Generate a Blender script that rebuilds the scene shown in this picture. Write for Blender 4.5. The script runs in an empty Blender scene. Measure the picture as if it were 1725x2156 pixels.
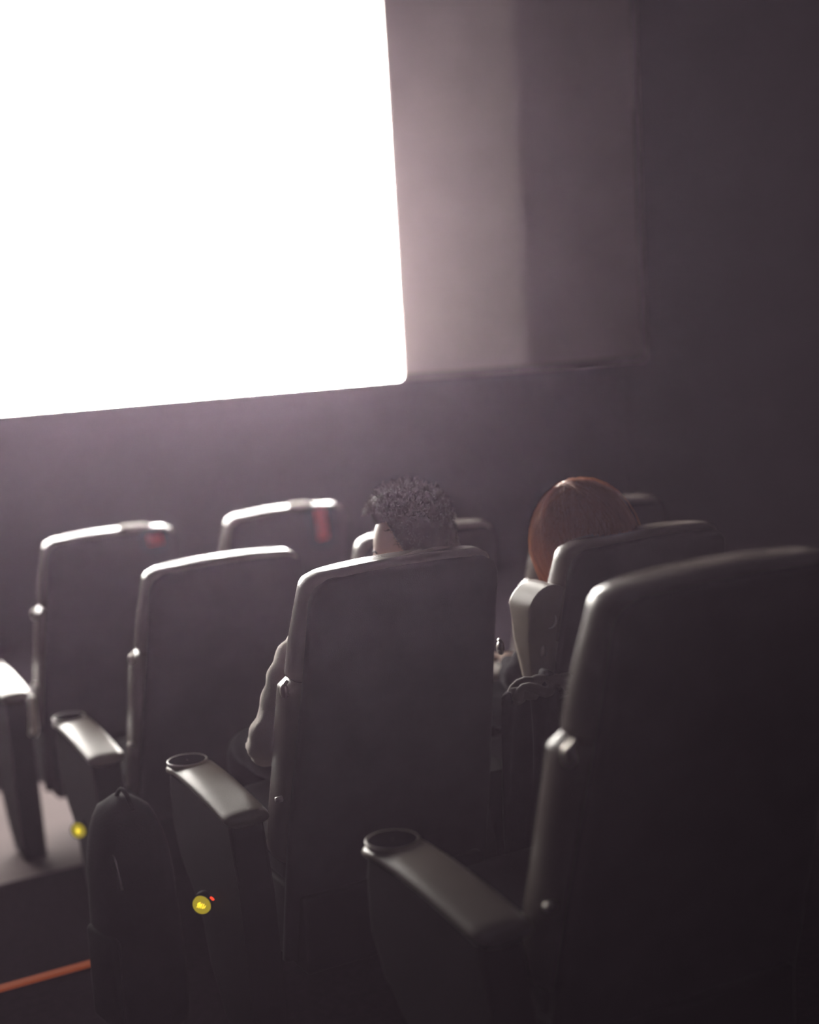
import bpy, bmesh, math, random
from mathutils import Vector, Matrix, noise
random.seed(7)
sc = bpy.context.scene
col = sc.collection
# ------------------------------------------------------------------ camera
FPX = 3024.0
EYE = Vector((0, 0, 1.754))
YAW, PITCH, ROLL = math.radians(28.9), math.radians(8.5), math.radians(3.3)
cam_d = bpy.data.cameras.new('camera'); cam = bpy.data.objects.new('camera', cam_d); col.objects.link(cam)
cam_d.sensor_fit = 'VERTICAL'; cam_d.sensor_height = 36.0; cam_d.lens = FPX / 2156 * 36
cam_d.clip_start = .05; cam_d.clip_end = 100
fw = Vector((math.sin(YAW)*math.cos(PITCH), math.cos(YAW)*math.cos(PITCH), -math.sin(PITCH)))
rt = Vector((math.cos(YAW), -math.sin(YAW), 0)); up = rt.cross(fw)
r2 = rt*math.cos(ROLL) - up*math.sin(ROLL); u2 = rt*math.sin(ROLL) + up*math.cos(ROLL)
cam.matrix_world = Matrix(((r2.x, u2.x, -fw.x, EYE.x), (r2.y, u2.y, -fw.y, EYE.y), (r2.z, u2.z, -fw.z, EYE.z), (0, 0, 0, 1)))
cam_d.dof.use_dof = True; cam_d.dof.focus_distance = 3.5; cam_d.dof.aperture_fstop = .98
sc.camera = cam
# ------------------------------------------------------------------ world, exposure, light levels
SCREEN_POWER = 80.0
VEIL_WIDE, VEIL_FORWARD = .0034, .0068
w = bpy.data.worlds.new('world'); sc.world = w; w.use_nodes = True
w.node_tree.nodes['Background'].inputs[0].default_value = (.5, .42, .5, 1)
w.node_tree.nodes['Background'].inputs[1].default_value = 0.0
sc.view_settings.view_transform = 'Standard'; sc.view_settings.look = 'None'
sc.view_settings.exposure = 0; sc.view_settings.gamma = 1; sc.view_settings.use_curve_mapping = False
cy = sc.cycles
cy.use_denoising = True
cy.max_bounces = 6; cy.diffuse_bounces = 3; cy.glossy_bounces = 3; cy.volume_bounces = 1; cy.transparent_max_bounces = 8
cy.volume_step_rate = 5; cy.sample_clamp_indirect = 3
# added dim fill light above the rear rows, lifting the dark seat backs
hl = bpy.data.lights.new('fill_light', 'AREA'); hl.shape = 'RECTANGLE'; hl.size = 2.4; hl.size_y = 1.0; hl.energy = 6; hl.color = (.80, .72, 1.0)
hlo = bpy.data.objects.new('fill_light', hl); col.objects.link(hlo); hlo.location = (1.4, -1.6, 4.4); hlo.rotation_euler = (math.radians(38), 0, 0)
# ------------------------------------------------------------------ materials
def mat(name, color, rough=.6, spec=.5, var=0.0, vscale=8, bump=0.0, bscale=200, metallic=0, sheen=0):
    m = bpy.data.materials.new(name); m.use_nodes = True
    nt = m.node_tree; b = nt.nodes['Principled BSDF']
    b.inputs['Base Color'].default_value = (*color, 1); b.inputs['Roughness'].default_value = rough
    b.inputs['Specular IOR Level'].default_value = spec; b.inputs['Metallic'].default_value = metallic
    if sheen: b.inputs['Sheen Weight'].default_value = sheen
    tc = nt.nodes.new('ShaderNodeTexCoord')
    if var:
        n = nt.nodes.new('ShaderNodeTexNoise'); n.inputs['Scale'].default_value = vscale; n.inputs['Detail'].default_value = 5
        r = nt.nodes.new('ShaderNodeValToRGB')
        r.color_ramp.elements[0].position = .3; r.color_ramp.elements[1].position = .7
        r.color_ramp.elements[0].color = (*[c*(1-var) for c in color], 1)
        r.color_ramp.elements[1].color = (*[min(1, c*(1+var)) for c in color], 1)
        nt.links.new(tc.outputs['Object'], n.inputs['Vector']); nt.links.new(n.outputs['Fac'], r.inputs['Fac'])
        nt.links.new(r.outputs['Color'], b.inputs['Base Color'])
    if bump:
        n = nt.nodes.new('ShaderNodeTexNoise'); n.inputs['Scale'].default_value = bscale; n.inputs['Detail'].default_value = 3
        bp = nt.nodes.new('ShaderNodeBump'); bp.inputs['Strength'].default_value = bump; bp.inputs['Distance'].default_value = .004
        nt.links.new(tc.outputs['Object'], n.inputs['Vector']); nt.links.new(n.outputs['Fac'], bp.inputs['Height'])
        nt.links.new(bp.outputs['Normal'], b.inputs['Normal'])
    return m
def hair_mat(name, color, var, trans, spec):
    m = mat(name, color, .5, spec, var, 40); nt = m.node_tree; b = nt.nodes['Principled BSDF']; out = nt.nodes['Material Output']
    t = nt.nodes.new('ShaderNodeBsdfTranslucent'); t.inputs['Color'].default_value = (*[min(1, c*1.6) for c in color], 1)
    mx = nt.nodes.new('ShaderNodeMixShader'); mx.inputs[0].default_value = trans
    nt.links.new(b.outputs[0], mx.inputs[1]); nt.links.new(t.outputs[0], mx.inputs[2]); nt.links.new(mx.outputs[0], out.inputs['Surface'])
    return m
def emat(name, color, power, base=.3):
    m = bpy.data.materials.new(name); m.use_nodes = True
    b = m.node_tree.nodes['Principled BSDF']
    b.inputs['Base Color'].default_value = (*[c*base for c in color], 1); b.inputs['Roughness'].default_value = .9; b.inputs['Specular IOR Level'].default_value = .05
    b.inputs['Emission Color'].default_value = (*color, 1); b.inputs['Emission Strength'].default_value = power
    return m
M = {
 'leather': mat('leather', (.15, .125, .112), .27, .5, .12, 6, .10, 260),
 'shell': mat('shell_fabric', (.016, .013, .016), .85, .1, .2, 12, .3, 400),
 'arm': mat('arm_vinyl', (.21, .18, .15), .36, .6, .08, 9, .15, 220),
 'plastic': mat('black_plastic', (.005, .0042, .005), .7, .08, .2, 10),
 'void': mat('cup_shade_black', (.002, .002, .002), 1.0, 0),
 'metal': mat('dull_metal', (.5, .47, .43), .35, .5, 0, metallic=1),
 'cream': mat('cream_plastic', (.6, .56, .48), .4, .5, .05, 20),
 'lit_floor': mat('lit_floor', (.058, .038, .038), .8, .1, .1, 6),  # screen light on the front step's floor put into a lighter colour
 'carpet': mat('carpet', (.010, .0075, .009), 1, 0, .25, 40, .6, 500),
 'wall_dark': mat('wall_dark_fabric', (.0018, .0014, .0018), 1, 0, .2, 5, .3, 300),
 'wall_front': mat('wall_front_fabric', (.007, .0055, .007), 1, 0, .15, 4, .3, 300),
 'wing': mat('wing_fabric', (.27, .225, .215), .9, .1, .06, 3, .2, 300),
 'ceiling': mat('ceiling_paint', (.02, .017, .02), .95, .1, .1, 2),
 'skin': mat('skin', (.40, .26, .20), .5, .4, .08, 20, .1, 150),
 'skin_f': mat('skin_fair', (.60, .42, .33), .5, .4, .06, 20, .1, 150),
 'lip': mat('lip_tone', (.42, .17, .15), .5),
 'shirt': mat('cream_shirt_cloth', (.62, .56, .50), .85, .2, .08, 15, .4, 350, sheen=.3),
 'trouser': mat('dark_trouser_cloth', (.02, .02, .026), .9, .2, .2, 15, .3, 300),
 'black_cloth': mat('black_cloth', (.018, .016, .02), .9, .2, .2, 15, .4, 200),
 'hair_dark': hair_mat('hair_dark', (.022, .013, .009), .3, .02, .12),
 'hair_auburn': hair_mat('hair_auburn', (.36, .125, .042), .06, .02, .5),
 'white_cotton': mat('white_cotton', (.8, .76, .72), .9, .2, .05, 20),
 'red': mat('streak_red', (.62, .035, .03), .7, .3, .1, 20),
 'shoe': mat('shoe_leather', (.02, .018, .018), .5, .4, .1, 20),
 'bag': mat('bag_nylon', (.005, .0045, .006), .85, .05, .2, 20, .3, 200),
 'yellow_light': emat('yellow_row_light', (.42, .33, .02), .75),
 'yellow_symbol': emat('yellow_row_symbol', (1, .75, .04), 1.6),
 'orange_light': emat('orange_step_light', (1, .20, .05), .16, .02),
 'red_light': emat('red_indicator', (1, .06, .02), 1.2),
}
# ------------------------------------------------------------------ helpers
def link(name, me, m, parent=None, smooth=True, loc=None):
    o = bpy.data.objects.new(name, me); col.objects.link(o)
    if m is not None and len(me.materials) == 0: me.materials.append(m)
    if smooth:
        for p in me.polygons: p.use_smooth = True
    if parent is not None: o.parent = parent
    if loc is not None: o.location = loc
    return o
def from_bm(bm, name='m'):
    bmesh.ops.recalc_face_normals(bm, faces=bm.faces)
    me = bpy.data.meshes.new(name); bm.to_mesh(me); bm.free(); return me
def tag(o, label, cat, group=None):
    o['label'] = label; o['category'] = cat
    if group: o['group'] = group
    return o
def empty(name, loc, label, cat, group=None, rz=0):
    o = bpy.data.objects.new(name, None); col.objects.link(o); o.location = loc; o.rotation_euler.z = rz
    o.empty_display_size = .1
    return tag(o, label, cat, group)
def bm_box(bm, x0, x1, y0, y1, z0, z1, bev=0, seg=3):
    g = bmesh.ops.create_cube(bm, size=1)
    vs = g['verts']
    for v in vs: v.co = Vector(((x0+x1)/2 + v.co.x*(x1-x0), (y0+y1)/2 + v.co.y*(y1-y0), (z0+z1)/2 + v.co.z*(z1-z0)))
    if bev:
        es = list({e for v in vs for e in v.link_edges})
        bmesh.ops.bevel(bm, geom=es, offset=bev, segments=seg, affect='EDGES', profile=.5)
def box(x0, x1, y0, y1, z0, z1, bev=0, seg=3):
    bm = bmesh.new(); bm_box(bm, x0, x1, y0, y1, z0, z1, bev, seg); return from_bm(bm)
def loft(rings, cap=True):
    """rings: list of equally long lists of points"""
    bm = bmesh.new(); R = [[bm.verts.new(p) for p in r] for r in rings]; n = len(R[0])
    for a, b in zip(R, R[1:]):
        for i in range(n): bm.faces.new((a[i], a[(i+1) % n], b[(i+1) % n], b[i]))
    if cap:
        for r in (R[0], R[-1]):
            c = bm.verts.new(sum((v.co for v in r), Vector())/n)
            for i in range(n): bm.faces.new((r[i], r[(i+1) % n], c))
    return bm
def prism(profile, x0, x1, bev=.006, seg=2):
    """profile: (y, z) outline extruded along x"""
    bm = bmesh.new()
    a = [bm.verts.new((x0, y, z)) for y, z in profile]; b = [bm.verts.new((x1, y, z)) for y, z in profile]
    n = len(a); bm.faces.new(a); bm.faces.new(b[::-1])
    for i in range(n): bm.faces.new((a[i], b[i], b[(i+1) % n], a[(i+1) % n]))
    if bev:
        es = [e for e in bm.edges if abs(e.verts[0].co.x-e.verts[1].co.x) < 1e-6]
        bmesh.ops.bevel(bm, geom=es, offset=bev, segments=seg, affect='EDGES', profile=.5)
    return from_bm(bm)
def tube_into(V, F, pts, rad, n=6):
    base = len(V); k = len(pts)
    prev = None
    for i, p in enumerate(pts):
        d = (pts[min(i+1, k-1)] - pts[max(i-1, 0)])
        d = d.normalized() if d.length > 1e-9 else Vector((0, 0, 1))
        if prev is None:
            a = d.orthogonal().normalized()
        else:
            a = prev - d*prev.dot(d); a = a.normalized() if a.length > 1e-6 else d.orthogonal().normalized()
        prev = a; b = d.cross(a); r = rad[i] if isinstance(rad, (list, tuple)) else rad
        for j in range(n):
            t = 2*math.pi*j/n; V.append(p + a*(r*math.cos(t)) + b*(r*math.sin(t)))
    for i in range(k-1):
        for j in range(n):
            F.append((base+i*n+j, base+i*n+(j+1) % n, base+(i+1)*n+(j+1) % n, base+(i+1)*n+j))
    F.append(tuple(base+j for j in range(n))[::-1]); F.append(tuple(base+(k-1)*n+j for j in range(n)))
def tubes(list_, n=6):
    V, F = [], []
    for pts, rad in list_: tube_into(V, F, [Vector(p) for p in pts], rad, n)
    me = bpy.data.meshes.new('t'); me.from_pydata([tuple(v) for v in V], [], F); me.update(); return me
def sm(a, b, x):
    t = max(0, min(1, (x-a)/(b-a))); return t*t*(3-2*t)
def disc(r, t, n=40, rin=0):
    """round plate facing -x"""
    bm = bmesh.new()
    prof = [(0, 0), (0, r*.96), (t*.3, r), (t, r)] if not rin else [(t, rin), (0, rin+.001), (0, r-.001), (t, r)]
    ring = []
    for x, rr in prof:
        ring.append([bm.verts.new((x, max(rr, 1e-4)*math.cos(2*math.pi*i/n), max(rr, 1e-4)*math.sin(2*math.pi*i/n))) for i in range(n)])
    for a, b in zip(ring, ring[1:]):
        for i in range(n): bm.faces.new((a[i], a[(i+1) % n], b[(i+1) % n], b[i]))
    return from_bm(bm)
# ------------------------------------------------------------------ room
def struct(name, me, m, smooth=False):
    o = link(name, me, m, None, smooth); o['kind'] = 'structure'; return o
XR, XL, YF, YB, ZC = 7.66, -4.2, 10.0, -2.6, 5.2
FL = {-2: .29, -1: .144, 0: 0.0, 1: -.155, 2: -.207, 3: -.36}
GAP = .17                       # the seats stand on legs, this far below their own zero
bm = bmesh.new()
edges = [YB, 1.70, 2.89, 4.08, 5.25]
for k in range(4): bm_box(bm, XL, XR, edges[k], edges[k+1], -1.1, FL[k-2]-GAP)
struct('floor', from_bm(bm), M['carpet'])
struct('floor', box(XL, XR, 5.25, 6.49, -1.1, FL[2]-GAP), M['lit_floor'])
struct('floor', box(XL, XR, 6.49, YF+.4, -1.1, FL[3]-GAP), M['wall_front'])
struct('ceiling', box(XL, XR, YB, YF+.4, ZC, ZC+.2), M['ceiling'])
struct('wall_back', box(XL, XR, YB-.2, YB, -1.1, ZC), M['wall_dark'])
struct('wall_left', box(XL-.2, XL, YB, YF+.4, -1.1, ZC), M['wall_dark'])
struct('wall_right', box(XR, XR+.2, YB, YF+.4, -1.1, ZC), M['wall_dark'])
# front wall: dark fabric below the picture, flush with the screen
ZS0, ZS1, XS0, XS1 = 1.131, 4.35, -.4, 5.487
struct('wall_front', box(XL, XR, YF+.02, YF+.22, -1.1, ZC), M['wall_front'])
struct('trim_1', box(XL, XR, YF-.03, YF+.02, -1.1, ZS0-.004), M['wall_front'])
# ------------------------------------------------------------------ lit side panels right of the screen (masking wings)
def wing(name, x0, y0, x1, y1, label, m):
    z0, z1 = ZS0, ZS1+.3
    d = Vector((x1-x0, y1-y0, 0)); nrm = Vector((-d.y, d.x, 0)).normalized()*.03
    bm = bmesh.new(); nx = 12
    fr = [[bm.verts.new(Vector((x0, y0, z)) + d*(i/nx) + Vector((0, -.004*math.sin(math.pi*i/nx), 0))) for i in range(nx+1)] for z in (z0, z1)]
    bk = [[bm.verts.new(v.co + nrm) for v in r] for r in fr]
    for i in range(nx):
        bm.faces.new((fr[0][i], fr[0][i+1], fr[1][i+1], fr[1][i])); bm.faces.new((bk[0][i+1], bk[0][i], bk[1][i], bk[1][i+1]))
        bm.faces.new((fr[0][i], bk[0][i], bk[0][i+1], fr[0][i+1])); bm.faces.new((fr[1][i], fr[1][i+1], bk[1][i+1], bk[1][i]))
    for i in (0, nx): bm.faces.new((fr[0][i], fr[1][i], bk[1][i], bk[0][i]))
    return tag(link(name, from_bm(bm), m, None, False), label, 'side panel')
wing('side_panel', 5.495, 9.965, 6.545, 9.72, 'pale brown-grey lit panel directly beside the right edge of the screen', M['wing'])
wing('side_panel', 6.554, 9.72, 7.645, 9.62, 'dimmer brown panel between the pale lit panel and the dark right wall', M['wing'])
# ------------------------------------------------------------------ the cinema screen
def screen():
    m = bpy.data.materials.new('projected_picture'); m.use_nodes = True; nt = m.node_tree; b = nt.nodes['Principled BSDF']
    b.inputs['Base Color'].default_value = (.6, .6, .6, 1); b.inputs['Roughness'].default_value = .9
    tc = nt.nodes.new('ShaderNodeTexCoord'); sx = nt.nodes.new('ShaderNodeSeparateXYZ')
    nt.links.new(tc.outputs['Object'], sx.inputs[0])
    def math_(op, a, b_=None, clamp=False):
        n = nt.nodes.new('ShaderNodeMath'); n.operation = op; n.use_clamp = clamp
        for i, v in enumerate((a, b_)):
            if v is None: continue
            if isinstance(v, (int, float)): n.inputs[i].default_value = v
            else: nt.links.new(v, n.inputs[i])
        return n.outputs[0]
    def blob(x, z, rx, rz):     # 1 inside a soft elliptical patch of the film picture
        dx = math_('DIVIDE', math_('SUBTRACT', sx.outputs[0], x), rx); dz = math_('DIVIDE', math_('SUBTRACT', sx.outputs[2], z), rz)
        d = math_('ADD', math_('MULTIPLY', dx, dx), math_('MULTIPLY', dz, dz))
        return math_('MULTIPLY', math_('SUBTRACT', 1.0, d, True), 1.6, True)
    base = nt.nodes.new('ShaderNodeRGB'); base.outputs[0].default_value = (1, .95, .89, 1)
    cur = base.outputs[0]
    for (x, z, rx, rz, c) in ((5.43, 3.33, .05, .17, (.7, .95, .25)), (5.26, 2.115, .035, .12, (.95, 1, .2)), (5.36, 2.13, .09, .022, (1, .8, .25)),
                              (5.42, 1.81, .03, .05, (.8, .95, .3)), (5.26, 2.47, .03, .09, (1, .98, .5))):
        mx = nt.nodes.new('ShaderNodeMix'); mx.data_type = 'RGBA'
        nt.links.new(blob(x, z, rx, rz), mx.inputs['Factor']); nt.links.new(cur, mx.inputs['A']); mx.inputs['B'].default_value = (*[k*.017 for k in c], 1)
        cur = mx.outputs['Result']
    nt.links.new(cur, b.inputs['Emission Color']); 
    # the upper part of the film picture is darker than its bright lower half
    hgt = math_('DIVIDE', math_('SUBTRACT', 4.1, sx.outputs[2]), 2.4, True)
    lft = math_('DIVIDE', math_('SUBTRACT', sx.outputs[0], .3), 4.0, True)   # the left of the picture is darker too
    fac = math_('MULTIPLY', math_('ADD', math_('MULTIPLY', hgt, .88), .12), math_('ADD', math_('MULTIPLY', lft, .6), .4))
    nt.links.new(math_('MULTIPLY', fac, SCREEN_POWER), b.inputs['Emission Strength'])
    o = link('cinema_screen', box(XS0, XS1, YF-.045, YF+.018, ZS0, ZS1, .012, 2), m, None, False)
    tag(o, 'large glowing white cinema screen showing an overexposed picture', 'screen')
screen()
# ------------------------------------------------------------------ seats
W2 = .25
def ring(yc, z, hw, ht, n=5.0, k=44, arch=0.0, lean=0.0):
    pts = []
    for i in range(k):
        t = 2*math.pi*i/k; c, s = math.cos(t), math.sin(t)
        x = math.copysign(abs(c)**(2/n), c)*hw; y = math.copysign(abs(s)**(2/n), s)*ht
        pts.append(Vector((x, yc+y, z - arch*(abs(x)/.27)**2.2 + lean*y)))
    return pts
def yrear(z):                      # rear surface of the reclined back
    return (1.12-z)*.235
def back_upper():
    R = []
    z0, z1 = .835, 1.124
    N = 26
    for i in range(N+1):
        v = i/N; z = z0+(z1-z0)*v
        hw = .288 - .030*v**1.5; ht = .066 - .010*v
        e = min(1, (1-v)*(z1-z0)/.030); q = math.sqrt(max(0, 1-(1-e)**2)); q0 = math.sqrt(max(0.0, 1-(1-min(1, v*(z1-z0)/.02))**2))
        if e < 1: hw = hw-.030*(1-q); ht = ht*(.60+.40*q)
        if q0 < 1: hw -= .014*(1-q0); ht -= .014*(1-q0)
        R.append(ring(yrear(z)+.062, z, hw, ht, 4.2, arch=.016*sm(.2, 1, v)))
    return from_bm(loft(R))
def back_lower():
    R = []; z0, z1 = .33, .84; N = 22
    for i in range(N+1):
        v = i/N; z = z0+(z1-z0)*v
        hw = .312 - .018*v; ht = .085 - .015*v
        q = math.sqrt(max(0, 1-(1-min(1, (1-v)*(z1-z0)/.03))**2)); q0 = math.sqrt(max(0, 1-(1-min(1, v*(z1-z0)/.03))**2))
        hw -= .02*(1-q)+.02*(1-q0); ht -= .02*(1-q)+.02*(1-q0)
        R.append(ring(yrear(z)+.082, z, hw, ht, 4.5))
    return from_bm(loft(R))
def back_shell():
    R = []; z0, z1 = .06, 1.108; N = 70
    for i in range(N+1):
        v = i/N; z = z0+(z1-z0)*v
        hw = .300 - .036*sm(.2, 1, v); e = min(1, (1-v)*(z1-z0)/.06); q = math.sqrt(max(0, 1-(1-e)**2)); hw -= .045*(1-q)
        R.append(ring(yrear(z)+.006, z, hw, .022 if v < .97 else .022*(.4+.6*q), 6, arch=.015*sm(.3, 1, v)))
    return from_bm(loft(R))
def piping():
    # seam running round the headrest just under its top edge
    r = ring(yrear(1.085)+.062, 1.085, .2585, .0575, 4.2, arch=.014)
    return tubes([(r+[r[0]], .0026)], 6)
ME = {}
ME['upper'] = back_upper(); ME['lower'] = back_lower(); ME['shell'] = back_shell(); ME['piping'] = piping()
def cushion_mesh():
    R = []
    for i in range(21):
        v = i/20; y = .19+.53*v
        e = math.sqrt(max(0, 1-(1-min(1, min(v, 1-v)*.53/.05))**2))
        hh = .072*(.35+.65*e); hw = .285-.03*(1-e); zc = .315+.015*v
        R.append([Vector((math.copysign(abs(math.cos(t))**.5, math.cos(t))*hw, y, zc+math.copysign(abs(math.sin(t))**.5, math.sin(t))*hh)) for t in (2*math.pi*k/40 for k in range(40))])
    return from_bm(loft(R))
ME['cushion'] = cushion_mesh()
ME['foot'] = box(-.27, .27, .60, .69, .06, .27, .03, 4)
ME['base'] = box(-.27, .27, .17, .60, .04, .25, .01, 2)
def arm_section(hw, hh, zc, y, x):
    k = 28; P = []
    for i in range(k):
        t = 2*math.pi*i/k; c, s = math.cos(t), math.sin(t)
        P.append(Vector((x+math.copysign(abs(c)**.72, c)*hw, y, zc+math.copysign(abs(s)**.95, s)*hh)))
    return P
def pad_mesh(x=-.39):
    R = []
    N = 24
    for i in range(N+1):
        v = i/N; y = .195+.475*v
        zt = .500+.034*math.sin(min(1, v*1.25)*math.pi/2)-.012*sm(.8, 1, v)        # top line, dropping at the rear
        rear = math.sqrt(max(0, 1-(1-min(1, v*.475/.008))**2)); fr = math.sqrt(max(0, 1-(1-min(1, (1-v)*.475/.06))**2))
        hw = .0605*(.90+.10*rear)*(.55+.45*fr); hh = .018*(.8+.2*rear)*(.6+.4*fr)
        R.append(arm_section(hw, hh, zt-.018, y, x))
    return from_bm(loft(R))
def cup_mesh(x=-.398, y=.60, z=.5355):
    bm = bmesh.new(); n = 40
    prof = [(.0545, -.010), (.0560, .0005), (.0540, .0022), (.0500, .0015), (.0480, -.0010)]
    ringv = [[bm.verts.new((x+r*math.cos(2*math.pi*i/n), y+r*math.sin(2*math.pi*i/n), z+h)) for i in range(n)] for r, h in prof]
    for a, b in zip(ringv, ringv[1:]):
        for i in range(n): bm.faces.new((a[i], a[(i+1) % n], b[(i+1) % n], b[i]))
    return from_bm(bm)
def cup_shade(x=-.398, y=.60, z=.5362):  # flat black disc on the pad, painted shade in place of a real recess
    bm = bmesh.new(); n = 40
    prof = [(.0505, .0016), (.0485, .0013), (.036, .0010), (.001, .0009)]
    ringv = [[bm.verts.new((x+r*math.cos(2*math.pi*i/n), y+r*math.sin(2*math.pi*i/n), z+h)) for i in range(n)] for r, h in prof]
    for a, b in zip(ringv, ringv[1:]):
        for i in range(n): bm.faces.new((a[i], a[(i+1) % n], b[(i+1) % n], b[i]))
    return from_bm(bm)
def panel_profile():
    P = [(.215, .476), (.64, .508), (.655, .45), (.65, .34), (.60, .25), (.50, .20), (.455, .14), (.44, .02), (.36, -.07), (.27, -.15), (.26, -.17), (.13, -.17), (.155, 0), (.18, .30)]
    return P
ME['pad'] = pad_mesh(); ME['cup'] = cup_mesh(); ME['shade_disc'] = cup_shade()
ME['panel'] = prism(panel_profile(), -.437, -.343, .012, 3)
def knob():
    bm = bmesh.new()
    R = []
    for i in range(9):
        a = math.pi*i/8 - math.pi/2; r = .014*math.cos(a); R.append([Vector((-.302-.012-.010*math.sin(a), .095+max(r, 1e-4)*math.cos(t), .825+max(r, 1e-4)*math.sin(t)*1.4)) for t in (2*math.pi*k/16 for k in range(16))])
    return from_bm(loft(R))
ME['knob'] = knob()
ME['knobring'] = tubes([([( -.305-.012*math.sin(math.pi*i/12), .09, .85-.035*i/12) for i in range(13)], .0045)], 8)
ME['bolt'] = tubes([([(-.328, .165, .53), (-.310, .165, .53)], [.007, .008]) ], 12)
ME['light'] = disc(.0250, .008); ME['bezel'] = disc(.0290, .030, rin=.0255)
def sym_diamond():
    bm = bmesh.new(); vs = [(0, .011), (.0075, 0), (0, -.011), (-.0075, 0)]
    a = [bm.verts.new((-.0012, y, z)) for y, z in vs]; b = [bm.verts.new((.002, y*1.05, z*1.05)) for y, z in vs]
    bm.faces.new(a); bm.faces.new(b[::-1])
    for i in range(4): bm.faces.new((a[i], b[i], b[(i+1) % 4], a[(i+1) % 4]))
    return from_bm(bm)
def sym_hatch():
    L = []
    for k, (y, l) in enumerate(((.009, .011), (.0045, .016), (-.0005, .013), (-.0055, .013), (-.0095, .008))):
        z0 = (.0, .001, -.001, -.002, -.004)[k]
        L.append(([(-.001, y+.003, z0-l/2), (-.001, y-.003, z0+l/2)], .0011))
    L.append(([(-.001, .010, .003), (-.001, .004, .008)], .0011)); L.append(([(-.001, .008, -.006), (-.001, -.001, .004)], .0011))
    return tubes(L, 5)
ME['diamond'] = sym_diamond(); ME['hatch'] = sym_hatch()
def raised_pad():
    # flip-up armrest standing upright: tombstone outline in x-z, extruded along y
    bm = bmesh.new(); hw = .066; n = 22; out = []
    zt = .945; cx = -.305
    for i in range(n+1):
        a = math.pi*i/n; out.append((hw*math.cos(a), zt+hw*math.sin(a)))
    out += [(-hw*.86, .86), (-hw*.50, .74), (-hw*.25, .56), (hw*.62, .56), (hw*.80, .74), (hw*.95, .86)]
    dp = lambda z: .022+.078*sm(.68, .96, z)
    a = [bm.verts.new((cx+x, yrear(z)+.02, z)) for x, z in out]; b = [bm.verts.new((cx+x, yrear(z)+.02+dp(z), z)) for x, z in out]
    k = len(a); bm.faces.new(a); bm.faces.new(b[::-1])
    for i in range(k): bm.faces.new((a[i], b[i], b[(i+1) % k], a[(i+1) % k]))
    es = [e for e in bm.edges if e.verts[0] in a and e.verts[1] in a or e.verts[0] in b and e.verts[1] in b]
    bmesh.ops.bevel(bm, geom=es, offset=.010, segments=3, affect='EDGES', profile=.5)
    return from_bm(bm)
ME['raised'] = raised_pad()
ME['crescent'] = tubes([([(-.305+.022*math.cos(t), yrear(.91)+.016, .912+.022*math.sin(t)) for t in (math.radians(-100+130*i/14) for i in range(15))], [.0006+.0022*math.sin(math.pi*i/14) for i in range(15)])], 6)
PX = Matrix.Identity(4)
def seat(root_name, loc, label, left='shared', right=None, symbol=None, streakred=None):
    t = empty(root_name, loc, label, 'seat', 'reclining cinema seats in stepped rows')
    up_ = link('headrest', ME['upper'], M['leather'], t); link('piping', ME['piping'], M['leather'], up_)
    link('backrest', ME['lower'], M['leather'], t); link('back_shell', ME['shell'], M['shell'], t)
    for s in ((1, -1) if symbol and symbol[0] == 'hatch' else (1,)):
        k = link('hinge_knob', ME['knob'], M['metal'], t); r = link('hinge_loop', ME['knobring'], M['metal'], k)
        if s < 0: k.scale.x = -1
    link('side_bolt', ME['bolt'], M['metal'], t)
    link('seat_cushion', ME['cushion'], M['shell'], t); link('footrest', ME['foot'], M['leather'], t); link('base', ME['base'], M['plastic'], t)
    sides = [(-1, left)] + ([(1, right)] if right else [])
    for s, kind in sides:
        if kind is None: continue
        a = link('armrest', ME['panel'], M['plastic'], t, False)
        if s > 0: a.location.x = .78
        if kind == 'raised':
            p = link('raised_pad', ME['raised'], M['arm'], a); p['label'] = 'flip-up armrest pad folded upright'
            link('recess_rim', ME['crescent'], M['metal'], a)
        else:
            link('arm_pad', ME['pad'], M['arm'], a)
            link('cup_holder', ME['cup'], M['arm'], a); link('cup_shade', ME['shade_disc'], M['void'], a)
        if kind == 'aisle' and symbol:
            # round lamp in a short housing, turned towards the aisle steps behind
            rz = math.radians(48); lx, ly = -.462, symbol[1]
            l = link('row_light', ME['light'], M['yellow_light'], a, True, (lx, ly, symbol[2])); l['label'] = 'round glowing yellow row light'
            b_ = link('light_bezel', ME['bezel'], M['plastic'], a, True, (lx, ly, symbol[2]))
            y_ = link('light_symbol', ME[symbol[0]], M['yellow_symbol'], a, False, (lx, ly, symbol[2]))
            for q in (l, b_, y_): q.rotation_euler.z = rz
    return t
S = .758; RP = 1.191
X0, Y0 = 1.416+.25, 3.037
def at(r, c, dx=0, dy=0, dz=0): return (X0+c*S+dx, Y0+r*RP+dy, FL[r]+dz)
sA1 = seat('recliner_seat', at(-1, 0, 0, 0, 0), 'empty reclining seat nearest the camera, its large blurred back filling the lower right', 'aisle')
sB1 = seat('recliner_seat', at(0, 0), 'reclining seat holding the curly haired man, hatched yellow light on its aisle arm', 'aisle', None, ('hatch', .400, .204))
sB2 = seat('recliner_seat', at(0, 1, 0, 0, -.03), 'reclining seat holding the auburn haired woman, with the left armrest folded up', 'raised', 'shared')
sC1 = seat('recliner_seat', at(1, 0), 'empty aisle seat left of the curly haired man, diamond light on its arm', 'aisle', None, ('diamond', .375, .206))
sC2 = seat('recliner_seat', at(1, 1), 'empty reclining seat ahead of the man, its top corner showing between the two heads')
sC3 = seat('recliner_seat', at(1, 2), 'reclining seat almost wholly hidden behind the auburn haired woman', 'shared', 'shared')
sD1 = seat('recliner_seat', at(2, 0), 'empty far left front seat with a short red streak and pale lever', 'aisle')
sD2 = seat('recliner_seat', at(2, 1), 'empty front seat with a long bright red streak down its back', 'shared', 'shared')
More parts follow.
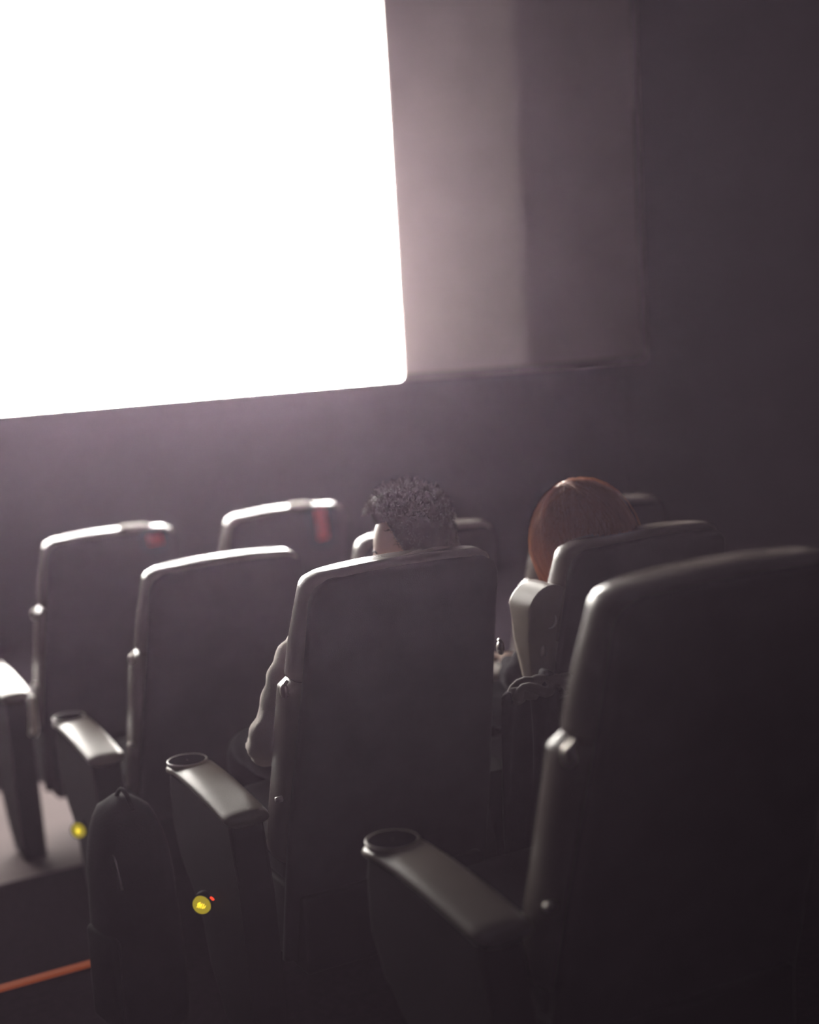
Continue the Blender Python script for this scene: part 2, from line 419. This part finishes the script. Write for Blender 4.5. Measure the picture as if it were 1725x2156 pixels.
# pieces that only single seats have
def red_streak(parent, x, z1, length, w, lean):  # red reflection on the seat back, painted as a thin strip
    R = []
    n = 8
    for i in range(n+1):
        v = i/n; z = z1-length*v; y = yrear(z)-.016-.004*math.sin(3*v)
        xx = x+lean*v
        R.append([Vector((xx-w/2, y, z)), Vector((xx+w/2, y, z)), Vector((xx+w/2, y+.003, z)), Vector((xx-w/2, y+.003, z))])
    o = link('red_streak', from_bm(loft(R)), M['red'], parent); o['label'] = 'red strip standing in for a reflection on the back'
def white_clip(parent, x0, x1):
    n = 10; R = []
    for i in range(n+1):
        v = i/n; x = x0+(x1-x0)*v; zt = 1.1235-.016*(abs(x)/.27)**2.2
        e = .4+.6*math.sqrt(max(0, 1-(2*v-1)**6))
        R.append([Vector((x, .062+.05*e*math.cos(t), zt+.010*e*math.sin(t))) for t in (2*math.pi*k/16 for k in range(16))])
    o = link('seat_clip', from_bm(loft(R)), M['white_cotton'], parent); o['label'] = 'white cover clipped over the top edge'
red_streak(sD2, .13, 1.105, .14, .05, .025); white_clip(sD2, .03, .125)
red_streak(sD1, .16, 1.09, .045, .06, .01); white_clip(sD1, .05, .17)
lv = link('recline_lever', tubes([([(-.44, -.265, .60), (-.44, -.26, .55), (-.44, -.255, .50), (-.442, -.26, .475), (-.450, -.275, .462), (-.462, -.285, .468)], [.010, .013, .016, .018, .016, .010])], 12), M['cream'], sD1)
lv['label'] = 'pale curled lever'
ri = link('indicator_light', box(-.452, -.446, .34, .358, .235, .240, .001, 1), M['red_light'], sB1, False); ri['label'] = 'tiny glowing red indicator'
# ------------------------------------------------------------------ aisle fittings
tag(link('step_light_strip', box(.30, 1.09, 4.045, 4.078, -GAP+.0005, -GAP+.010, .002, 2), M['orange_light'], None, False), 'glowing orange light strip along the aisle step edge', 'light strip')
# ------------------------------------------------------------------ backpack standing in the aisle
def backpack():
    t = empty('backpack', (1.085, 3.62, -GAP), 'dark rounded backpack standing on the aisle floor by the hatched yellow light', 'backpack', rz=math.radians(8))
    R = []; N = 22
    for i in range(N+1):
        v = i/N; z = .004+.64*v
        e = math.sqrt(max(0, 1-(1-min(1, (1-v)/.36))**2)); b0 = math.sqrt(max(0, 1-(1-min(1, v/.08))**2))
        hw = .105*(.2+.8*e)*(.8+.2*b0)*(1+.05*math.sin(6*v)); ht = .125*(.25+.75*e)*(.85+.15*b0)
        R.append([Vector((math.copysign(abs(math.cos(a))**.7, math.cos(a))*hw, math.copysign(abs(math.sin(a))**.7, math.sin(a))*ht+.03*v, z)) for a in (2*math.pi*k/32 for k in range(32))])
    link('body', from_bm(loft(R)), M['bag'], t)
    link('pocket', box(-.115, -.08, -.08, .09, .03, .30, .02, 4), M['bag'], t)
    link('handle', tubes([([(-.01, -.055+.11*i/12, +.625+.045*math.sin(math.pi*i/12)) for i in range(13)], .006)], 8), M['bag'], t)
    link('zip', tubes([([(-.082+.010*math.sin(math.pi*i/16), .10-.20*i/16, .44+.12*math.sin(math.pi*i/16)) for i in range(17)], .003)], 6), M['metal'], t)
backpack()
# ------------------------------------------------------------------ jacket bunched between the two occupied seats
def jacket():
    bm = bmesh.new(); nx, nz = 34, 30; V = []
    for side in (0, 1):
        V.append([])
        for j in range(nz+1):
            row = []
            for i in range(nx+1):
                u = i/nx*2-1; v = j/nz
                e = math.sqrt(max(0, 1-u*u*.999)); top = .02*math.sin(5.3*u+1)+.012*math.sin(13*u)
                z = .10+(.74-.10)*v*(1-.06*u*u)+top*v
                y = (-1 if side == 0 else 1)*(.045*e*(1-v**6*.6)) + .010*math.sin(9*u+4*v)*e + .008*math.sin(17*u-6*v)
                x = u*(.118+.02*math.sin(3*v))
                row.append(bm.verts.new((x, y, z)))
            V[-1].append(row)
    for side in (0, 1):
        A = V[side]
        for j in range(nz):
            for i in range(nx): bm.faces.new((A[j][i], A[j][i+1], A[j+1][i+1], A[j+1][i]))
    for j in range(nz):
        for i in (0, nx): bm.faces.new((V[0][j][i], V[0][j+1][i], V[1][j+1][i], V[1][j][i]))
    for i in range(nx):
        for j in (0, nz): bm.faces.new((V[0][j][i], V[0][j][i+1], V[1][j][i+1], V[1][j][i]))
    me = from_bm(bm)
    t = empty('jacket', (2.045, 3.045, 0), 'dark crumpled jacket hanging between the two occupied seats below the raised armrest', 'jacket')
    link('body', me, M['black_cloth'], t)
    # collar folds along the top
    L = []
    for k in range(4):
        y = -.035+.015*k; L.append(([(-.10+.2*i/14, y+.012*math.sin(i*.9+k*2), .735+.014*math.sin(i*.7+k*1.7)-.02*((i-7)/7)**2) for i in range(15)], .014))
    link('collar', tubes(L, 8), mat('jacket_lining', (.10, .085, .08), .85, .2), t)
    link('sleeve', tubes([([(.06, -.045, .70), (.075, -.075, .58), (.07, -.07, .42), (.05, -.065, .26)], [.035, .042, .04, .034])], 14), M['black_cloth'], t)
jacket()
# ------------------------------------------------------------------ people
def skin_mesh(joints, bones, root, sub=2):
    me = bpy.data.meshes.new('sk'); names = list(joints)
    me.from_pydata([joints[n][0] for n in names], [(names.index(a), names.index(b)) for a, b in bones], [])
    o = bpy.data.objects.new('sk', me); col.objects.link(o)
    o.modifiers.new('s', 'SKIN')
    sv = me.skin_vertices[0].data
    for i, n in enumerate(names):
        r = joints[n][1]; sv[i].radius = r if isinstance(r, tuple) else (r, r); sv[i].use_root = (n == root)
    m = o.modifiers.new('ss', 'SUBSURF'); m.levels = sub; m.render_levels = sub
    dg = bpy.context.evaluated_depsgraph_get(); dg.update()
    out = bpy.data.meshes.new_from_object(o.evaluated_get(dg))
    bpy.data.objects.remove(o); return out
def head_point(d):
    """d: unit direction (x right, y face forward, z up) -> head surface point"""
    x, y, z = d
    p = Vector((x*.074, y*.094, z*.115))
    if z < 0: p.x *= 1-.30*sm(0, 1, -z)*1.0; p.y *= 1-.06*(-z) if y > 0 else 1-.35*(-z)
    if y > 0: p.y *= 1-.06*(1-abs(x))
    f = max(0, y)**2
    def g(cx, cz, sx, sz): return math.exp(-((x-cx)/sx)**2-((z-cz)/sz)**2)*f
    p.y += .024*g(0, -.16, .10, .14)+.010*g(0, -.02, .09, .15)          # nose
    p.y -= .012*(g(.33, .02, .17, .10)+g(-.33, .02, .17, .10))           # sockets
    p.y += .005*(g(.3, .16, .25, .07)+g(-.3, .16, .25, .07))             # brow
    p.y += .007*g(0, -.46, .20, .05)+.006*g(0, -.56, .17, .05)-.003*g(0, -.51, .2, .025)
    p.y += .013*g(0, -.84, .25, .13)                                      # chin
    return p
def head_bm():
    bm = bmesh.new(); nu, nv = 96, 72; rings = []
    for j in range(1, nv):
        ph = -math.pi/2+math.pi*j/nv
        rings.append([bm.verts.new(head_point((math.cos(ph)*math.sin(2*math.pi*i/nu), math.cos(ph)*math.cos(2*math.pi*i/nu), math.sin(ph)))) for i in range(nu)])
    for a, b in zip(rings, rings[1:]):
        for i in range(nu): bm.faces.new((a[i], a[(i+1) % nu], b[(i+1) % nu], b[i]))
    for r, s in ((rings[0], -1), (rings[-1], 1)):
        c = bm.verts.new(head_point((0, 0, s)))
        for i in range(nu): bm.faces.new((r[i], r[(i+1) % nu], c))
    for s in (-1, 1):                                                      # ears
        g = bmesh.ops.create_uvsphere(bm, u_segments=16, v_segments=12, radius=1)
        for v in g['verts']:
            q = v.co.copy(); k = .6 if (abs(q.y) < .6 and abs(q.z) < .6 and q.x*s > 0) else 1
            v.co = Vector((s*.074+q.x*.010*k + s*.006*(q.y < 0), -.005+q.y*.018, -.008+q.z*.031))
    return bm
def body(name, J, bones, HM, label, skin, parts):
    t = bpy.data.objects.new(name, None)
    bm = bmesh.new(); bm.from_mesh(skin_mesh(J, bones, 'pelvis', 2))
    hb = head_bm(); hm = from_bm(hb); hm.transform(HM); bm.from_mesh(hm)
    me = bpy.data.meshes.new('b'); bm.to_mesh(me); bm.free()
    o = bpy.data.objects.new('tmp', me); col.objects.link(o)
    r = o.modifiers.new('r', 'REMESH'); r.mode = 'VOXEL'; r.voxel_size = .005
    s = o.modifiers.new('s', 'SMOOTH'); s.factor = .5; s.iterations = 2
    dg = bpy.context.evaluated_depsgraph_get(); dg.update()
    out = bpy.data.meshes.new_from_object(o.evaluated_get(dg)); bpy.data.objects.remove(o)
    for m_ in list(out.materials): pass
    out.materials.clear()
    root = link('person', out, M[skin], None)
    tag(root, label, 'person')
    return root
FING = (('index', .030, (.024, .020)), ('middle', .010, (.027, .022)), ('ring', -.010, (.025, .020)), ('little', -.028, (.020, .016)))
def hand(J, B, pre, wrist, fwd, side, upv):
    """wrist position, fwd direction, side = towards the thumb, upv = back of the hand"""
    w_, f, s, u = Vector(wrist), Vector(fwd).normalized(), Vector(side).normalized(), Vector(upv).normalized()
    J[pre+'palm'] = (tuple(w_+f*.045), (.030, .016)); B.append((pre+'wrist', pre+'palm'))
    for nm, off, (l1, l2) in FING:
        a = w_+f*.082+s*off; b = a+f*(l1+.006)-u*.006; c = b+f*l2-u*.016; d = c+f*.012-u*.016
        for k, p in zip('abcd', (a, b, c, d)): J[pre+nm+k] = (tuple(p), .0088 if k < 'c' else .0075)
        B += [(pre+'palm', pre+nm+'a'), (pre+nm+'a', pre+nm+'b'), (pre+nm+'b', pre+nm+'c'), (pre+nm+'c', pre+nm+'d')]
    a = w_+f*.030+s*.034-u*.004; b = a+f*.030+s*.020-u*.008; c = b+f*.026+s*.004-u*.010
    for k, p in zip('abc', (a, b, c)): J[pre+'thumb'+k] = (tuple(p), .011 if k == 'a' else .009)
    B += [(pre+'palm', pre+'thumba'), (pre+'thumba', pre+'thumbb'), (pre+'thumbb', pre+'thumbc')]
def person(ox, oy, neck, head, sh, el, wr, label, skin, HM, female=False):
    """ox, oy: centre of the seat; joint dictionaries in world space"""
    J, B = {}, []
    k = .92 if female else 1.0
    J['pelvis'] = ((ox, oy+.42, .51), (.15*k, .11*k)); J['waist'] = ((ox, oy+.375, .65), (.13*k, .10*k))
    J['chest'] = (((ox+neck[0])/2, oy+.325, .80), (.155*k, .105*k)); J['collar'] = ((neck[0], neck[1], neck[2]-.09), (.10*k, .075*k))
    J['neck'] = (tuple(neck), .050*k); J['skull'] = (tuple(head), .055*k)
    B += [('pelvis', 'waist'), ('waist', 'chest'), ('chest', 'collar'), ('collar', 'neck'), ('neck', 'skull')]
    for s, n in ((-1, 'l'), (1, 'r')):
        J[n+'sh'] = (sh[n], .052*k); J[n+'el'] = (el[n], .040*k); J[n+'wrist'] = (wr[n], (.026, .021))
        mid = tuple((Vector(sh[n])+Vector(el[n]))/2); J[n+'ua'] = (mid, .047*k)
        m2 = tuple(Vector(el[n])*.65+Vector(wr[n])*.35); J[n+'fa'] = (m2, .039*k)
        B += [('collar', n+'sh'), (n+'sh', n+'ua'), (n+'ua', n+'el'), (n+'el', n+'fa'), (n+'fa', n+'wrist')]
        J[n+'hip'] = ((ox+s*.09, oy+.47, .495), .080*k); J[n+'thigh'] = ((ox+s*.115, oy+.66, .485), .074*k)
        J[n+'knee'] = ((ox+s*.12, oy+.86, .46), .056*k); J[n+'calf'] = ((ox+s*.12, oy+.85, .20), .052*k)
        J[n+'ankle'] = ((ox+s*.12, oy+.84, -.08), .036); J[n+'heel'] = ((ox+s*.12, oy+.825, -.125), .033); J[n+'toe'] = ((ox+s*.135, oy+.985, -.135), (.038, .024))
        B += [('pelvis', n+'hip'), (n+'hip', n+'thigh'), (n+'thigh', n+'knee'), (n+'knee', n+'calf'), (n+'calf', n+'ankle'), (n+'ankle', n+'heel'), (n+'heel', n+'toe')]
        fwd = (Vector(wr[n])-Vector(el[n])); fwd.z *= .3
        side = Vector((-s, 0, 0)); fwd.normalize(); side = (side-fwd*side.dot(fwd)).normalized()
        hand(J, B, n, wr[n], fwd, side, (0, 0, 1))
    root = body('person', J, B, HM, label, skin, None)
    return root, J
def grow(r, a): return (r[0]+a, r[1]+a) if isinstance(r, tuple) else r+a
def garment(J, keys, bones, rootn, add, extra=None, wr=.004, seed=0, ridges=0.0):
    JJ = {k: (J[k][0], grow(J[k][1], add+(.014 if k in ('pelvis', 'waist', 'chest', 'collar') and len(keys) > 10 else 0))) for k in keys}
    if extra: JJ.update(extra)
    me = skin_mesh(JJ, bones, rootn, 3)
    for v in me.vertices:
        q = v.co*14+Vector((seed, 0, 0)); n = noise.noise(q)+.5*noise.noise(q*2.3)
        fold = math.sin(v.co.z*95+noise.noise(v.co*9)*5)*ridges
        v.co += v.normal*(wr*n+fold)
    me.materials.clear(); return me
def lerp(a, b, t): return tuple(Vector(a)*(1-t)+Vector(b)*t)
def dress(root, J, top, seed):
    keys = ['pelvis', 'waist', 'chest', 'collar', 'lsh', 'lua', 'lel', 'lfa', 'rsh', 'rua', 'rel', 'rfa']
    ex = {n+'cuff': (lerp(J[n+'fa'][0], J[n+'wrist'][0], .75), .034) for n in 'lr'}
    ex['neckline'] = (lerp(J['collar'][0], J['neck'][0], .5), grow(J['neck'][1], .022))
    b = [('pelvis', 'waist'), ('waist', 'chest'), ('chest', 'collar'), ('collar', 'neckline')]
    for n in 'lr': b += [('collar', n+'sh'), (n+'sh', n+'ua'), (n+'ua', n+'el'), (n+'el', n+'fa'), (n+'fa', n+'cuff')]
    link('shirt', garment(J, keys, b, 'pelvis', .012, ex, .010, seed, .0030), M[top], root)
    keys = ['pelvis']+[n+k for n in 'lr' for k in ('hip', 'thigh', 'knee', 'calf')]
    ex = {n+'hem': (lerp(J[n+'calf'][0], J[n+'ankle'][0], 1.0), .048) for n in 'lr'}
    b = []
    for n in 'lr': b += [('pelvis', n+'hip'), (n+'hip', n+'thigh'), (n+'thigh', n+'knee'), (n+'knee', n+'calf'), (n+'calf', n+'hem')]
    link('trousers', garment(J, keys, b, 'pelvis', .010, ex, .003, seed+5), M['trouser'], root)
    for n in 'lr':
        e = {'a': (J[n+'ankle'][0], .040), 'h': (J[n+'heel'][0], (.040, .040)), 't': (J[n+'toe'][0], (.044, .030))}
        me = skin_mesh(e, [('h', 'a'), ('h', 't')], 'h', 2); me.materials.clear(); link('shoe', me, M['shoe'], root)
def hmat(c, yaw, pitch, roll, s=1.0):
    # yaw>0 turns the face to the left, pitch>0 looks down, roll>0 tips the head to the right
    return Matrix.Translation(c) @ Matrix.Rotation(yaw, 4, 'Z') @ Matrix.Rotation(-pitch, 4, 'X') @ Matrix.Rotation(roll, 4, 'Y') @ Matrix.Diagonal((s, s, s, 1))
# --- the man
HM = hmat((1.846, 3.340, 1.080), math.radians(60), math.radians(17), math.radians(4), 1.15)
sh = {'l': (1.475, 3.285, .885), 'r': (1.855, 3.285, .885)}
el = {'l': (1.378, 3.355, .605), 'r': (1.93, 3.40, .65)}
wr = {'l': (1.49, 3.56, .600), 'r': (1.86, 3.63, .65)}
man, J = person(1.666, 3.037, (1.755, 3.285, .955), tuple(HM.to_translation()+Vector((-.01, -.01, -.03))), sh, el, wr, 'seated man with dark curly hair and a light shirt, face turned left', 'skin', HM)
dress(man, J, 'shirt', 3)
def hairline(d, front=.52, side=.05, backz=-.55):
    x, y, z = d
    lim = front if y > .35 else (side+(front-side)*sm(0, .35, y) if y > 0 else side+(backz-side)*sm(0, .5, -y))
    return z > lim
def scalp(HM, thick, front, side, backz, m, parent, name='hair', nz=.0, seed=1, freq=40):
    bm = bmesh.new(); nu, nv = 110, 84; grid = {}
    for j in range(nv+1):
        ph = -math.pi/2+math.pi*j/nv
        for i in range(nu):
            th = 2*math.pi*i/nu; d = Vector((math.cos(ph)*math.sin(th), math.cos(ph)*math.cos(th), math.sin(ph)))
            p = head_point(d); x, y, z = d
            lim = front if y > .35 else (side+(front-side)*sm(0, .35, y) if y > 0 else side+(backz-side)*sm(0, .5, -y))
            k = sm(-.03, .14, z-lim)
            n = noise.noise(p*freq+Vector((seed, 0, 0)))+.6*noise.noise(p*freq*2.1)
            h = (thick*(.55+.45*sm(-.1, .7, z))+nz*n)*k - .006*(1-k)
            grid[i, j] = bm.verts.new(HM @ (p+d*h))
    for j in range(nv):
        for i in range(nu): bm.faces.new((grid[i, j], grid[(i+1) % nu, j], grid[(i+1) % nu, j+1], grid[i, j+1]))
    dele = [v for (i, j), v in grid.items() if (math.sin(-math.pi/2+math.pi*j/nv) < -.72)]
    bmesh.ops.delete(bm, geom=dele, context='VERTS')
    me = from_bm(bm); return link(name, me, m, parent)
def face(HM, parent, brow_m, lips):
    for s_ in (-1, 1):
        d = Vector((s_*.36, .92, .03)).normalized(); p = head_point(d)
        bm = bmesh.new(); bmesh.ops.create_uvsphere(bm, u_segments=16, v_segments=12, radius=.0105)
        for v in bm.verts: v.co = HM @ (p+Vector((v.co.x*1.25, v.co.y*.55, v.co.z*.75)))
        e = link('eye', from_bm(bm), M['white_cotton'], parent)
        bm = bmesh.new(); bmesh.ops.create_uvsphere(bm, u_segments=14, v_segments=10, radius=.0052)
        for v in bm.verts: v.co = HM @ (p+Vector((v.co.x, .0045+v.co.y*.4, v.co.z)))
        link('iris', from_bm(bm), M['hair_dark'], e)
        pts = []
        for i in range(9):
            d = Vector((s_*(.16+.42*i/8), .9, .21+.05*math.sin(math.pi*i/8))).normalized(); pts.append(HM @ (head_point(d)+d*.001))
        link('eyebrow', tubes([(pts, [.0015]+[.0028]*7+[.001])], 6), brow_m, parent)
    if lips:
        for z, r in ((-.475, .0032), (-.535, .0038)):
            pts = []
            for i in range(9):
                d = Vector((-.26+.52*i/8, .86, z)).normalized(); pts.append(HM @ (head_point(d)))
            link('lip', tubes([(pts, [.0006]+[r*.7]+[r]*5+[r*.7]+[.0006])], 8), M['lip'], parent)
face(HM, man, M['hair_dark'], False)
hair = scalp(HM, .034, .74, -.30, -.6, M['hair_dark'], man, nz=.009, seed=4, freq=42)
L = []
rnd = random.Random(11)
for k in range(2600):
    while True:
        d = Vector((rnd.gauss(0, 1), rnd.gauss(0, 1), rnd.gauss(0, 1))).normalized()
        if hairline(d, .76, -.25, -.55): break
    p = HM @ (head_point(d)+d*(.010+.022*sm(-.1, .7, d.z))); nrm = (HM.to_3x3() @ d).normalized()
    ln = (.010+.020*rnd.random())*(.45+.75*sm(0, .8, d.z))*(1-.6*sm(.1, .6, d.y)); a = nrm.orthogonal().normalized(); a.rotate(Matrix.Rotation(rnd.random()*6.28, 3, nrm)); b = nrm.cross(a)
    turns = rnd.uniform(.5, 1.3); cr = rnd.uniform(.003, .008); ph = rnd.random()*6.28; drift = a*rnd.uniform(0, .016)
    pts = [p+nrm*(ln*t)+drift*t+a*(cr*math.cos(ph+turns*6.28*t)*t)+b*(cr*math.sin(ph+turns*6.28*t)*t) for t in (i/8 for i in range(9))]
    L.append((pts, [.0011, .0011, .0011, .001, .001, .0009, .0008, .0006, .0003]))
link('curls', tubes(L, 3), M['hair_dark'], hair)
# mask with ear loop on the man's face
def mask(HM, parent):
    bm = bmesh.new(); n, m_ = 20, 14; G = []
    for j in range(m_+1):
        row = []
        for i in range(n+1):
            th = math.radians(-58+116*i/n); ph = math.radians(-56+44*j/m_)
            d = Vector((math.cos(ph)*math.sin(th), math.cos(ph)*math.cos(th), math.sin(ph)))
            row.append(bm.verts.new(HM @ (head_point(d)+d*(.006+.012*math.cos(math.radians(-58+116*i/n))*math.sin(math.pi*j/m_)))))
        G.append(row)
    for j in range(m_):
        for i in range(n): bm.faces.new((G[j][i], G[j][i+1], G[j+1][i+1], G[j+1][i]))
    me = from_bm(bm); o = link('face_mask', me, M['white_cotton'], parent)
    s = o.modifiers.new('s', 'SOLIDIFY'); s.thickness = .0015
    L = []
    for s_ in (-1, 1):
        for z in (-.3, -.75):
            a = Vector((s_*.82*math.cos(z), .5, z)).normalized(); e = Vector((s_*.083, -.012, -.008+(.018 if z > -.5 else -.018)))
            pa = head_point(a)+a*.006
            L = [([HM @ (pa.lerp(e, t)+Vector((s_*.008*math.sin(math.pi*t), 0, 0))) for t in (i/8 for i in range(9))], .0012)]
            link('ear_loop', tubes(L, 5), M['white_cotton'], o)
mask(HM, man)
# --- the woman
HW = hmat((2.352, 3.262, 1.064), math.radians(28), math.radians(8), math.radians(-6), .98)
shw = {'l': (2.255, 3.27, .845), 'r': (2.585, 3.27, .845)}
elw = {'l': (2.20, 3.40, .63), 'r': (2.66, 3.38, .64)}
wrw = {'l': (2.30, 3.60, .64), 'r': (2.56, 3.62, .64)}
wom, JW = person(2.424, 3.037, (2.372, 3.275, .935), tuple(HW.to_translation()+Vector((0, -.01, -.03))), shw, elw, wrw, 'seated woman with straight auburn hair and dark clothes beside the curly haired man', 'skin_f', HW, True)
dress(wom, JW, 'black_cloth', 9)
face(HW, wom, M['hair_auburn'], True)
hw_ = scalp(HW, .034, .50, -.45, -.8, M['hair_auburn'], wom, nz=.0, seed=9)
L = []; rnd = random.Random(5)
for k in range(6400):
    # parting slightly left of centre on the crown; strands fall along the head to shoulder length
    s = -1 if rnd.random() < .5 else 1
    yy = rnd.uniform(-.80, .42)
    root = Vector((-.08+s*rnd.uniform(0, .06), yy, math.sqrt(max(0.05, 1-yy*yy)))).normalized()
    th0 = s*(.75+2.42*rnd.random()) if rnd.random() < .6 else math.atan2(s, yy*1.1+rnd.gauss(0, .12) - .10)   # direction round the head in which it falls
    if abs(th0) < .75: th0 = math.copysign(.75+rnd.random()*.3, th0)
    pts = []; lay = rnd.uniform(.034, .058)+(.014 if s < 0 else 0)*rnd.random(); end = rnd.uniform(-1.40, -1.0)
    if rnd.random() < .02: lay += rnd.uniform(.004, .015)
    tgt = Vector((math.sin(th0), math.cos(th0), 0))
    wv = rnd.uniform(-.003, .003); ph = rnd.random()*6.28
    for i in range(15):
        t = i/14
        if t < .55:
            a = t/.55; d = (root*(math.cos(a*math.pi/2)) + tgt*math.sin(a*math.pi/2)).normalized()
            p = head_point(d)+d*(lay*(.55+.45*a)+.008)
        else:
            a = (t-.55)/.45; q = head_point(tgt)+tgt*(lay+.008)
            p = q+Vector((-tgt.x*.030*a*a, -tgt.y*.018*a*a - .012*a, a*(.125*end)))
        p = p+Vector((wv*math.sin(ph+t*5), wv*math.cos(ph+t*4), 0))
        pts.append(HW @ p)
    L.append((pts, [.0018]*10+[.0016, .0014, .0012, .0009, .0004]))
for k in range(26):                                           # flyaway hairs
    a = rnd.uniform(-2.4, -.6); zz = rnd.choice([rnd.uniform(.5, .98), rnd.uniform(-.1, .3)])
    d = Vector((math.sin(a)*math.sqrt(1-zz*zz), math.cos(a)*math.sqrt(1-zz*zz), zz)); p = head_point(d)+d*.028
    dr = (d+Vector((rnd.gauss(0, .5), rnd.gauss(0, .5), rnd.gauss(0, .4)))).normalized(); ln = rnd.uniform(.015, .04)
    L.append(([HW @ (p+dr*(ln*t)+Vector((0, 0, -ln*.5*t*t))) for t in (i/6 for i in range(7))], [.0006]*5+[.0004, .0002]))
link('strands', tubes(L, 3), M['hair_auburn'], hw_)
col_pts = [(JW['neck'][0][0]+.070*math.sin(t), JW['neck'][0][1]+.062*math.cos(t)-.005, .905+.018*math.cos(t+2.5)) for t in (2*math.pi*i/24 for i in range(25))]
o = link('collar', tubes([(col_pts, .012)], 8), M['white_cotton'], wom); o['label'] = 'small light collar'
# ------------------------------------------------------------------ added volume over the rear rows, standing in for lens veil
def veil():
    m = bpy.data.materials.new('veil'); m.use_nodes = True; nt = m.node_tree
    nt.nodes.remove(nt.nodes['Principled BSDF']); out = nt.nodes['Material Output']
    add = nt.nodes.new('ShaderNodeAddShader')
    for k, (dens, g, c) in enumerate(((VEIL_WIDE, .3, (.96, .75, 1.0, 1)), (VEIL_FORWARD, .89, (1.0, .76, .98, 1)))):
        v = nt.nodes.new('ShaderNodeVolumeScatter'); v.inputs['Color'].default_value = c; v.inputs['Density'].default_value = dens
        v.inputs['Anisotropy'].default_value = g; nt.links.new(v.outputs[0], add.inputs[k])
    nt.links.new(add.outputs[0], out.inputs['Volume'])
    o = link('veil', box(XL+.02, XR-.02, YB+.02, 2.1, .35, ZC-.02), m, None, False); o['kind'] = 'stuff'
    tag(o, 'thin purplish haze added over the rear rows in place of lens glare', 'veil')
veil()
